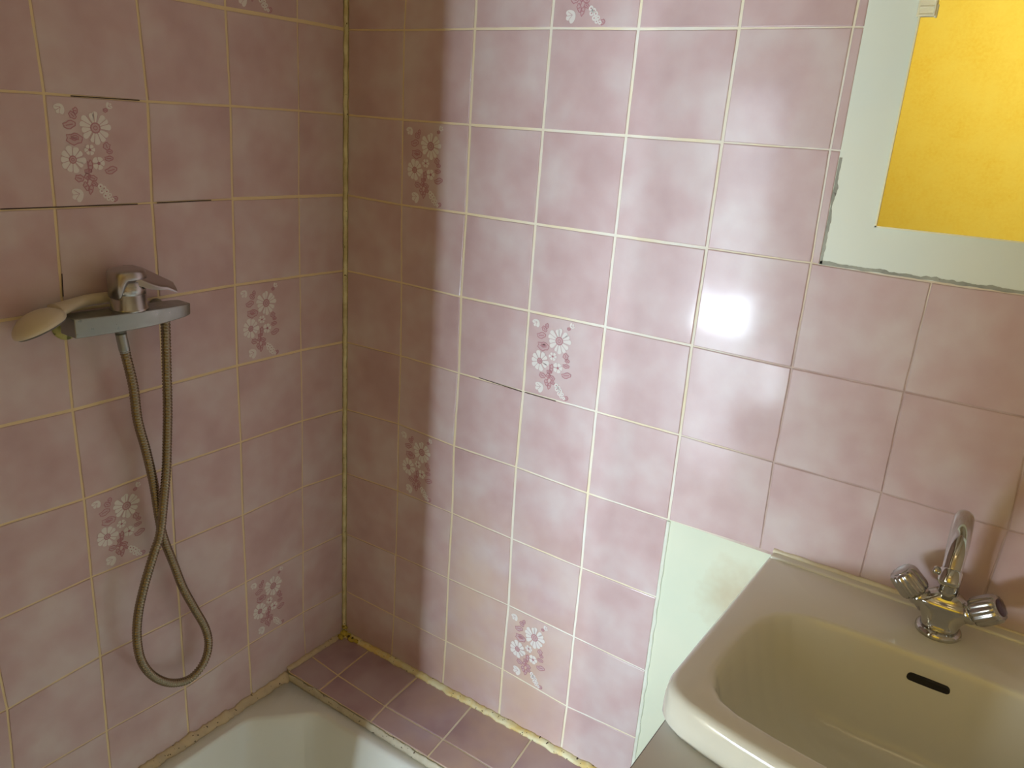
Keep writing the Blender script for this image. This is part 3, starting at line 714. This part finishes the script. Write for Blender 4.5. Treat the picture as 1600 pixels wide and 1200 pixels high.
# lever: cap over the cartridge, skirt on its rear half, tapering blade to the right
V, F = [], []; nn = 56
lev_r = .0275
angs = [2*math.pi*i/nn for i in range(nn)]
def skirt(th):    # lower edge of the cap as a function of direction
    c_ = math.cos(th-math.radians(40))     # front-right side is cut away
    t = max(0., min(1., (c_+.15)/.55)); t = t*t*(3-2*t)
    return .019*(1-t)+.047*t
ringsets = [lambda th: (lev_r-.0015, skirt(th)), lambda th: (lev_r, skirt(th)+.001), lambda th: (lev_r, .052), lambda th: (lev_r*.97, .0575), lambda th: (lev_r*.85, .0610), lambda th: (lev_r*.5, .0630), lambda th: (.0008, .0636)]
for rs in ringsets:
    for th_ in angs:
        r_, h_ = rs(th_); V.append(cc+Vector((r_*math.cos(th_), r_*math.sin(th_), h_)))
for q in range(len(ringsets)-1):
    for i in range(nn): F.append((q*nn+i, q*nn+(i+1) % nn, (q+1)*nn+(i+1) % nn, (q+1)*nn+i))
F.append(tuple((len(ringsets)-1)*nn+i for i in range(nn))); F.append(tuple(range(nn))[::-1])
lever = spn('lever', (V, F), M_lever, parent=sm, smooth=True)
V, F = [], []
bl = [(.000, .0635, .050, .022), (.014, .0630, .050, .0235), (.028, .0575, .0475, .023), (.042, .0500, .0430, .0205), (.054, .0430, .0375, .0160), (.065, .0370, .0320, .0125), (.069, .0345, .0310, .0110)]
ld = Vector((.30, .954, 0)).normalized(); lt = Vector((ld.y, -ld.x, 0))
for (s_, ht, hb, hw) in bl:
    dr = .016*math.sin(min(1, (s_+.012)/.066)*math.pi*.80)
    for (a, h_) in ((-1, hb), (1, hb-dr), (1, ht-.002-dr), (.8, ht-dr*.85), (-.8, ht), (-1, ht-.002)):
        V.append(cc+ld*s_+lt*(a*hw)+Vector((0, 0, h_)))
for i in range(len(bl)-1):
    for k in range(6): F.append((6*i+k, 6*i+(k+1) % 6, 6*i+6+(k+1) % 6, 6*i+6+k))
F += [tuple(range(6)), tuple(6*(len(bl)-1)+k for k in range(6))[::-1]]
spn('lever_blade', (V, F), M_lever, parent=lever, bevel=.001)
spn('hose_outlet', lathe((.044, -.5130, z(-.4815)), (0, .02, -1), [(-.003, .0115), (.003, .0115), (.004, .0085), (.008, .0085)], 28), M_brushed, smooth=True)

# ------------------------------------------------------------------ shower hose
def seg(t, a, b): return a+(b-a)*t
HP = [(.044, -.5125, -.4910), (.043, -.508, -.520), (.040, -.4975, -.580), (.036, -.4925, -.640), (.032, -.480, -.700), (.029, -.4695, -.765), (.027, -.4640, -.825), (.026, -.4575, -.873), (.027, -.4430, -.930), (.028, -.4290, -.985), (.029, -.4090, -1.040), (.030, -.3905, -1.090), (.031, -.3860, -1.130), (.032, -.3990, -1.163), (.033, -.4300, -1.180), (.034, -.4680, -1.166), (.036, -.5020, -1.130), (.038, -.5230, -1.085), (.040, -.5290, -1.035), (.042, -.5240, -.985), (.044, -.5100, -.935), (.046, -.4890, -.880), (.047, -.4760, -.848), (.047, -.4650, -.790), (.046, -.4560, -.740), (.045, -.4500, -.690), (.044, -.4440, -.630), (.043, -.4405, -.570), (.042, -.4370, -.510), (.042, -.4360, -.4840)]
hp = resample(catmull([Vector((a, b, z(c_))) for a, b, c_ in HP], 16), .0013)
hose = empty('shower_hose', (.044, -.5125, z(-.49))); tag(hose, 'ribbed metal shower hose looped and crossing itself below the shower mixer', 'hose')
hb = (.044, -.5125, z(-.49))
def rib(t, i):
    ph = (i % 4)
    return (.0079, .0076, .0055, .0075)[ph]
obj('hose', *unshift(sweep(hp[22:], rib, 12), hb), M_hose, parent=hose, smooth=True)
obj('connector', *unshift(sweep(hp[:25], lambda t, i: .0082 if t < .9 else .0076, 24), hb), M_brushed, parent=hose, smooth=True)

# ------------------------------------------------------------------ hand shower resting behind the mixer
hs = empty('hand_shower', (.03, -.55, z(-.44))); tag(hs, 'aged cream plastic hand shower lying behind the shower mixer, head to the left', 'hand shower')
hsb = (.03, -.55, z(-.44))
ctrl = catmull([Vector((.0105, -.455, z(-.4440))), Vector((.0105, -.480, z(-.4425))), Vector((.0110, -.515, z(-.4410))), Vector((.0150, -.545, z(-.4405))), Vector((.0240, -.572, z(-.4420))), Vector((.034, -.600, z(-.4440)))], 10)
V, F = [], []; nn = 24
for i, p_ in enumerate(ctrl):
    t = i/(len(ctrl)-1); ww = .0080+.0150*max(0, (t-.5)/.5)**1.6; hh = .0085-.0003*t
    for k in range(nn):
        a = 2*math.pi*k/nn; V.append(p_+Vector((ww*math.cos(a), 0, hh*math.sin(a))))
for i in range(len(ctrl)-1):
    for k in range(nn): F.append((i*nn+k, i*nn+(k+1) % nn, (i+1)*nn+(k+1) % nn, (i+1)*nn+k))
F += [tuple(range(nn))[::-1], tuple((len(ctrl)-1)*nn+k for k in range(nn))]
obj('handle', *unshift((V, F), hsb), M_cream, parent=hs, smooth=True)
hc = Vector((.042, -.6290, z(-.4570))); hax = Vector((-.20, -.36, .90)).normalized(); a_, b_ = frame_for(hax)
prof = [(-.0075, .0355), (-.0055, .0372), (-.002, .0372), (.003, .0350), (.008, .0300), (.013, .0225), (.0160, .0140), (.0172, .0070), (.0175, .0008)]
obj('head', *unshift(lathe(hc, hax, prof, 56), hsb), M_cream, parent=hs, smooth=True)
obj('spray_plate', *unshift(lathe(hc, hax, [(-.0100, .033), (-.0074, .0345)], 48), hsb), M_nozzle, parent=hs, smooth=True)
